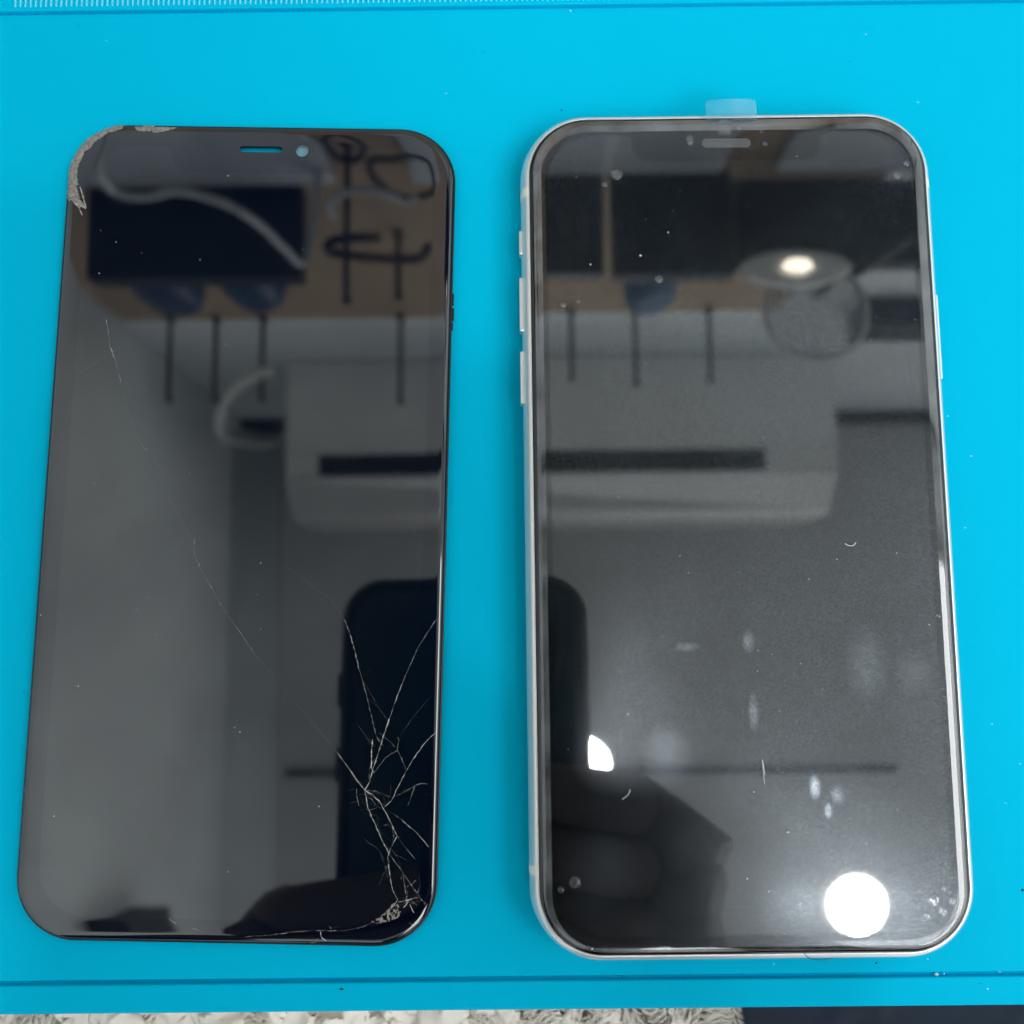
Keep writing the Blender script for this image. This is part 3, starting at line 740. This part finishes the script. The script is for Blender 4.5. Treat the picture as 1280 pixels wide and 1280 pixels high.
# ------------------------------------------------------------------ the repaired white phone
RW, RL, RR = 75.7, 150.9, 12.3
GZ = 8.30     # face of the phone's own glass
PZ = 8.72     # face of the protector
def white_phone():
    t = empty('white_phone', (.039634, .020735, .0001), .0008)
    bm = bmesh.new()
    prof = [(5, 0), (2.0, .05)]
    for k in range(1, 15):
        a = math.radians(-90+ (168)*k/14)
        prof.append((1.95*(1-math.cos(a)), 4.05+4.0*math.sin(a)))
    prof += [(1.60, 7.90), (1.64, 7.2)]
    loft(bm, RW, RL, RR, prof, cap0=True, n=18)
    fr = from_bm('frame_band', bm, M['aluminium'], t)
    # antenna breaks: thin cream bands wrapped on the frame
    def band(y, side, h):
        bm = bmesh.new(); prev = None
        for k in range(13):
            a = math.radians(-60+135*k/12)
            x = side*(RW/2-1.95*(1-math.cos(a))+.02*math.cos(a)); z = 4.05+4.02*math.sin(a)
            v = [bm.verts.new((x*MM, (y-h/2)*MM, z*MM)), bm.verts.new((x*MM, (y+h/2)*MM, z*MM))]
            if prev: bm.faces.new((prev[0], prev[1], v[1], v[0]))
            prev = v
        from_bm('antenna_band', bm, M['antenna'], t)
    band(60.2, -1, 1.75); band(-60.2, -1, 1.6); band(61.0, 1, 1.5)
    # buttons
    def button(name, y0, y1, side, w=2.6, proud=.45):
        bm = bmesh.new()
        xa = side*(RW/2-.5); xb = side*(RW/2+proud)
        box(bm, min(xa, xb)*MM, max(xa, xb)*MM, y0*MM, y1*MM, (4.6-w/2)*MM, (4.6+w/2)*MM, bev=.0003)
        from_bm(name, bm, M['aluminium'], t, smooth=False)
    button('mute_switch', 49.0, 53.6, -1, 2.2, .38)
    button('volume_button', 34.4, 44.6, -1); button('volume_button', 20.9, 30.7, -1)
    button('side_button', 24.6, 40.4, 1, 2.6, .2)
    # black glass with a sunk gap to the frame
    bm = bmesh.new()
    prof = [(1.68, 7.3), (1.68, 7.85), (1.76, 8.05), (2.05, 8.2), (2.6, GZ)]
    loft(bm, RW, RL, RR, prof, n=18)
    disp = display_outline(RW-9.6, RL-9.8, 9.0, 34.5, 5.2)
    flat_fill(bm, [rr(RW-5.2, RL-5.2, RR-2.6, 18), disp], GZ)
    bmesh.ops.remove_doubles(bm, verts=bm.verts, dist=2e-6)
    bm.normal_update()
    for f in bm.faces:
        if abs(f.normal.z) > .999 and f.normal.z < 0: f.normal_flip()
    from_bm('bezel_glass', bm, M['bezel_r'], t)
    bm = bmesh.new(); flat_fill(bm, [disp], GZ)
    for f in bm.faces:
        f.normal_update()
        if f.normal.z < 0: f.normal_flip()
    from_bm('screen', bm, M['display_r'], t, recalc=False)
    # earpiece and front camera in the notch
    bm = bmesh.new(); vs = ring_verts(bm, slot_outline(0, 68.75, 9.0, 1.75, ang=-.01), GZ+.02); w = ring_verts(bm, slot_outline(0, 68.75, 8.5, 1.25, ang=-.01), GZ+.06); bridge(bm, vs, w); bm.faces.new(w)
    from_bm('earpiece', bm, M['speaker_mesh'], t)
    bm = bmesh.new(); vs = ring_verts(bm, circle(7.16, 68.7, .62), GZ+.01); w = ring_verts(bm, circle(7.16, 68.7, .3), GZ+.10); bridge(bm, vs, w); bm.faces.new(w)
    from_bm('front_camera', bm, mat_dark_glass('lens_coating', (.006, .02, .07), 2.3), t)
    # air bubbles caught under the protector
    blobs = [(x, y, r, 1.0) for x, y, r in BUBBLES] + [(-6.6, 69.4, .80, 1.35)]
    for x, y, r, asp in blobs:
        bm = bmesh.new(); disc(bm, (0, 0, 0), r*MM, .24*MM, seg=20, prof=[(1, 0), (.9, .45), (.62, .85), (.3, .98), (.02, 1)])
        for v in bm.verts:
            v.co.y *= asp
        o = from_bm('air_bubble', bm, M['bubble'], t)
        o.location = (x*MM, y*MM, (GZ+.03)*MM)
    # screen protector: flat glass, ground edge strip
    bm = bmesh.new()
    flat = rr(RW-7.6, RL-7.4, RR-4.0, 18, 0, -.75)
    vs = ring_verts(bm, flat, PZ); bm.faces.new(vs)
    pr = from_bm('screen_protector', bm, M['protector'], t, smooth=False)
    bm = bmesh.new()
    a = ring_verts(bm, flat, PZ)
    b = ring_verts(bm, rr(RW-6.2, RL-6.2, RR-3.2, 18, 0, -.35), PZ-.035)
    c = ring_verts(bm, rr(RW-4.9, RL-4.9, RR-2.5, 18), PZ-.11)
    d = ring_verts(bm, rr(RW-4.6, RL-4.6, RR-2.35, 18), PZ-.22)
    e = ring_verts(bm, rr(RW-4.55, RL-4.55, RR-2.3, 18), GZ+.03)
    for p, q in ((b, a), (c, b), (d, c), (e, d)): bridge(bm, p, q)
    from_bm('edge_strip', bm, M['halo'], pr)
    # clear pull tab of the film at the top edge
    def sheet(name, x0, x1, y0, y1, r, zf):
        bm = bmesh.new(); nx, ny = 14, 10; g = []
        for j in range(ny+1):
            row = []
            for i in range(nx+1):
                u, v = i/nx, j/ny
                x = x0+(x1-x0)*u; y = y0+(y1-y0)*v
                cut = max(0, v-(1-r/(y1-y0)))*(y1-y0)/r if y1 > y0 else 0
                if cut > 0:
                    k = r*(1-math.sqrt(max(0, 1-cut*cut)))
                    x = x0+k+(x1-x0-2*k)*u
                row.append(bm.verts.new((x*MM, y*MM, zf(u, v)*MM)))
            g.append(row)
        for j in range(ny):
            for i in range(nx): bm.faces.new((g[j][i], g[j][i+1], g[j+1][i+1], g[j+1][i]))
        return from_bm(name, bm, M['film'], pr)
    sheet('pull_tab', -3.6, 5.7, 73.0, 77.2, .8, lambda u, v: 8.85-.55*v*v+.25*math.sin(u*2.6)*v)
    sheet('tab_stem', -1.5, .8, 70.1, 72.95, .6, lambda u, v: 8.80+.05*v)
    # lint on the protector
    bm = bmesh.new()
    for x, y in RDUST + [(random.uniform(-33, 33), random.uniform(-71, 66)) for _ in range(60)]:
        r = .15 if (x, y) in RDUST else random.uniform(.025, .07)
        disc(bm, (x*MM, y*MM, (PZ+.01)*MM), r*MM, r*MM, seg=7, prof=[(1, 0), (.7, .7), (.05, 1)])
    for pts in ([(17.9, -5.3), (18.6, -5.7), (19.4, -5.6), (19.8, -5.1)], [(2.2, 14.0-60), (2.0, -42.0), (2.3, -44.5)], [(-22.0, -48.3), (-21.0, -47.6), (-20.6, -46.7)]):
        tube(bm, smooth_path([(x*MM, y*MM, (PZ+.05)*MM) for x, y in pts]), .00005, 5)
    d = from_bm('protector_lint', bm, M['dust_w'], pr, smooth=False); d['kind'] = 'stuff'
    tag(t, 'white phone with a new screen and clear protector, lying right on the mat', 'phone')
white_phone()
bm = bmesh.new(); tube(bm, smooth_path([((x+39.6)*MM, (y+20.7)*MM, z*MM) for x, y, z in ((7.6, -73.3, 8.3), (8.4, -74.3, 7.95), (9.4, -74.9, 7.4), (11.4, -75.4, 6.2), (13.6, -75.75, 4.4))]), .00006, 5)
tag(from_bm('hair', bm, M['black_rubber']), 'short dark hair lying on the bottom edge of the white phone', 'hair')

# ------------------------------------------------------------------ cloth below the mat's front edge
def cloth(name, x0, x1, y0, y1, z, nx, ny, mat, label, amp, curl):
    bm = bmesh.new(); g = []
    for j in range(ny+1):
        row = []
        for i in range(nx+1):
            x = x0+(x1-x0)*i/nx; y = y0+(y1-y0)*j/ny
            p = Vector((x*curl, y*curl, 0))
            w = Vector((noise.noise(p*.6), noise.noise(p*.6+Vector((9, 2, 5))), 0))*1.2
            h = amp*(noise.noise(p*.5+w*.5)*.9+.35*noise.noise(p+w)+.12*noise.noise(p*3))+.010*noise.noise(Vector((x*9, y*9, 4)))
            fall = -1.6*max(0, -.10-y)**1.3
            row.append(bm.verts.new((x+amp*.5*noise.noise(p*2+Vector((3, 3, 3))), y+(amp*.5*noise.noise(p*2+Vector((7, 1, 3))) if j < ny else 0), z+h+fall)))
        g.append(row)
    for j in range(ny):
        for i in range(nx): bm.faces.new((g[j][i], g[j][i+1], g[j+1][i+1], g[j+1][i]))
    return tag(from_bm(name, bm, mat), label, 'cloth')
fl = cloth('fleece_cloth', -.24, .056, -.26, -.0655, -.055, 420, 260, M['fleece'], 'cream fluffy fleece cloth showing below the front edge of the mat', .009, 190)
cloth('dark_cloth', .0485, .24, -.26, -.0656, -.048, 160, 150, M['navy_cloth'], 'dark navy cloth showing below the right end of the mat', .005, 60)

bm = bmesh.new()
for _ in range(15000):
    x = random.uniform(-.20, .058); y = random.uniform(-.105, -.067); z = -.057+.004*noise.noise((x*90, y*90, 2))
    a = random.random()*6.283; q = noise.noise((x*70, y*70, 8))*5
    pts = []
    d = Vector((math.cos(q)*.6+math.cos(a)*.5, math.sin(q)*.6+math.sin(a)*.5, 1.0)).normalized(); c = Vector((x, y, z))
    for k in range(5):
        pts.append(c.copy()); c += d*.0013; d = (d+Vector((math.cos(q+k*.7), math.sin(q+k*.7), -.4))*.6).normalized()
    if max(p.y for p in pts) > -.0652 or max(p.x for p in pts) > .058: continue
    tube(bm, pts, [.00036, .00034, .00030, .00022, .00010], 3)
ff = from_bm('fleece_fibres', bm, M['fleece'], fl); ff['kind'] = 'stuff'

# ------------------------------------------------------------------ the phone that takes the picture and the person holding it (mirrored in the screens)
def camera_phone():
    t = empty('camera_phone', (0, 0, .187))
    t.rotation_euler = (.1209, 0, 0)
    # local: camera looks along -Z; the body lies just behind the lens plane
    CW, CL = 88.0, 168.0
    cx, cy = -19.0, 22.0-CL/2
    def rings(bm, prof, w, l, r, ox, oy):
        rs = [ring_verts(bm, rr(w-2*i, l-2*i, max(r-i, .5), 12, ox, oy), z) for i, z in prof]
        for a, b in zip(rs, rs[1:]): bridge(bm, a, b)
        bm.faces.new(list(reversed(rs[0]))); bm.faces.new(rs[-1])
    bm = bmesh.new(); rings(bm, [(4.5, 2.4), (3.2, 1.6), (1, 2.2), (0, 4), (0, 10), (1.2, 12.2), (3, 12.6)], CW, CL, 15, cx, cy)
    from_bm('case', bm, M['black_rubber'], t)
    bm = bmesh.new(); rings(bm, [(.5, 2.0), (0, 2.3), (0, 3.0)], CW-9, CL-9, 11, cx, cy)
    from_bm('back_glass', bm, simple('dark_teal_back', (.006, .018, .026), .35), t)
    bm = bmesh.new(); rings(bm, [(1, .9), (0, 1.2), (0, 2.6)], 34, 34, 8, -1.0, -.5)
    from_bm('camera_bump', bm, M['black_plastic'], t)
    for x, y in ((0, 0), (-6, -12), (9.5, -9)):
        bm = bmesh.new(); disc(bm, (x*MM, y*MM, .0006), .0058, .0012, prof=[(.0, .5), (.6, .5), (.8, .0), (1, .3), (1, 1), (0, 1)])
        from_bm('lens', bm, M['rim_black'], t)
    for y0, y1 in ((-12, -24), (-38, -50)):
        bm = bmesh.new(); box(bm, (cx-CW/2-1.4)*MM, (cx-CW/2+.5)*MM, y1*MM, y0*MM, .005, .009, bev=.0005)
        from_bm('side_key', bm, M['black_rubber'], t, smooth=False)
    tag(t, 'dark phone held above the mat, mirrored between the two screens', 'phone')
camera_phone()

def plane_z(y): return .187+.1215*y
def skin_mesh(name, verts, edges, rad, root, sub=2):
    me = bpy.data.meshes.new(name); me.from_pydata(verts, edges, [])
    o = bpy.data.objects.new(name, me); C.objects.link(o)
    md = o.modifiers.new('s', 'SKIN')
    for i, r in enumerate(rad):
        me.skin_vertices[0].data[i].radius = (r, r)
    me.skin_vertices[0].data[root].use_root = True
    sb = o.modifiers.new('d', 'SUBSURF'); sb.levels = sub; sb.render_levels = sub
    dg = bpy.context.evaluated_depsgraph_get()
    m2 = bpy.data.meshes.new_from_object(o.evaluated_get(dg))
    bpy.data.objects.remove(o); return m2

def person():
    V, E, R = [], [], []
    def v(p, r, prev=None):
        V.append(p); R.append(r)
        if prev is not None: E.append((prev, len(V)-1))
        return len(V)-1
    pel = v((.0, -.62, -.20), .125); ab = v((0, -.61, -.02), .115, pel); ch = v((0, -.58, .17), .125, ab)
    nb = v((0, -.56, .31), .06, ch); nk = v((0, -.545, .37), .052, nb); hd = v((0, -.52, .45), .085, nk); ht = v((0, -.525, .53), .07, hd)
    for s in (-1, 1):
        hp = v((.10*s, -.56, -.22), .085, pel); kn = v((.14*s, -.06, -.24), .065, hp); an = v((.14*s, -.02, -.62), .045, kn); v((.14*s, .10, -.67), .035, an)
        sh = v((.17*s, -.57, .24), .062, ch); el = v((.25*s, -.40, .03), .046, sh)
        if s > 0: wr = (.098, -.165, .150); pm = (.060, -.098, .163)
        else: wr = (-.118, -.175, .150); pm = (-.086, -.122, .160)
        w = v(wr, .028, el); p0 = v(tuple(a*.5+b*.5 for a, b in zip(wr, pm)), .030, w); p1 = v(pm, .026, p0)
    body = skin_mesh('body', V, E, R, 0)
    # fingers and thumbs, each its own tapering chain rooted in the palm
    bm = bmesh.new(); bm.from_mesh(body)
    for s in (-1, 1):
        ex = .0245 if s > 0 else -.0635            # the phone's side edge
        pm = Vector((.060, -.098, .163)) if s > 0 else Vector((-.086, -.122, .160))
        for k in range(4):
            y = (-.052-.019*k) if s > 0 else (-.088-.019*k)
            ln = (.034, .040, .038, .028)[k]; z = plane_z(y)
            pts = [pm+Vector((0, (y-pm.y)*.55, .0)), Vector((ex+s*.016, y-.006, z-.004)), Vector((ex+s*.008, y-.001, z-.016)), Vector((ex-s*ln*.55, y+.003, z-.0125)), Vector((ex-s*ln, y+.006, z-.0095))]
            tube(bm, [tuple(p) for p in smooth_path(pts, 4)], [.0118-.0035*i/16 for i in range(17)], 10)
        y = -.070 if s > 0 else -.105
        pts = [pm+Vector((-s*.004, -.02, .012)), Vector((ex+s*.016, y-.022, plane_z(y)+.018)), Vector((ex+s*.002, y-.008, plane_z(y)+.024)), Vector((ex-s*.024, y+.008, plane_z(y)+.023))]
        tube(bm, [tuple(p) for p in smooth_path(pts, 4)], [.0125-.0035*i/12 for i in range(13)], 10)
    o = from_bm('person', bm, M['skin'])
    tag(o, 'person in a dark jacket holding a phone over the mat with both hands', 'person')
    # jacket over torso and arms
    V.clear(); E.clear(); R.clear()
    pel = v((.0, -.62, -.18), .145); ab = v((0, -.61, -.02), .14, pel); ch = v((0, -.58, .17), .145, ab); nb = v((0, -.56, .31), .075, ch)
    for s in (-1, 1):
        sh = v((.17*s, -.57, .24), .075, ch); el = v((.25*s, -.40, .03), .060, sh)
        v((.090, -.150, .150) if s > 0 else (-.112, -.166, .150), .040, el)
    link('jacket', skin_mesh('jacket', V, E, R, 0), M['jacket'], o)
    V.clear(); E.clear(); R.clear()
    a = v((0, -.545, .455), .092); v((0, -.54, .54), .08, a)
    link('hair', skin_mesh('hair', V, E, R, 0), M['hair'], o)
person()
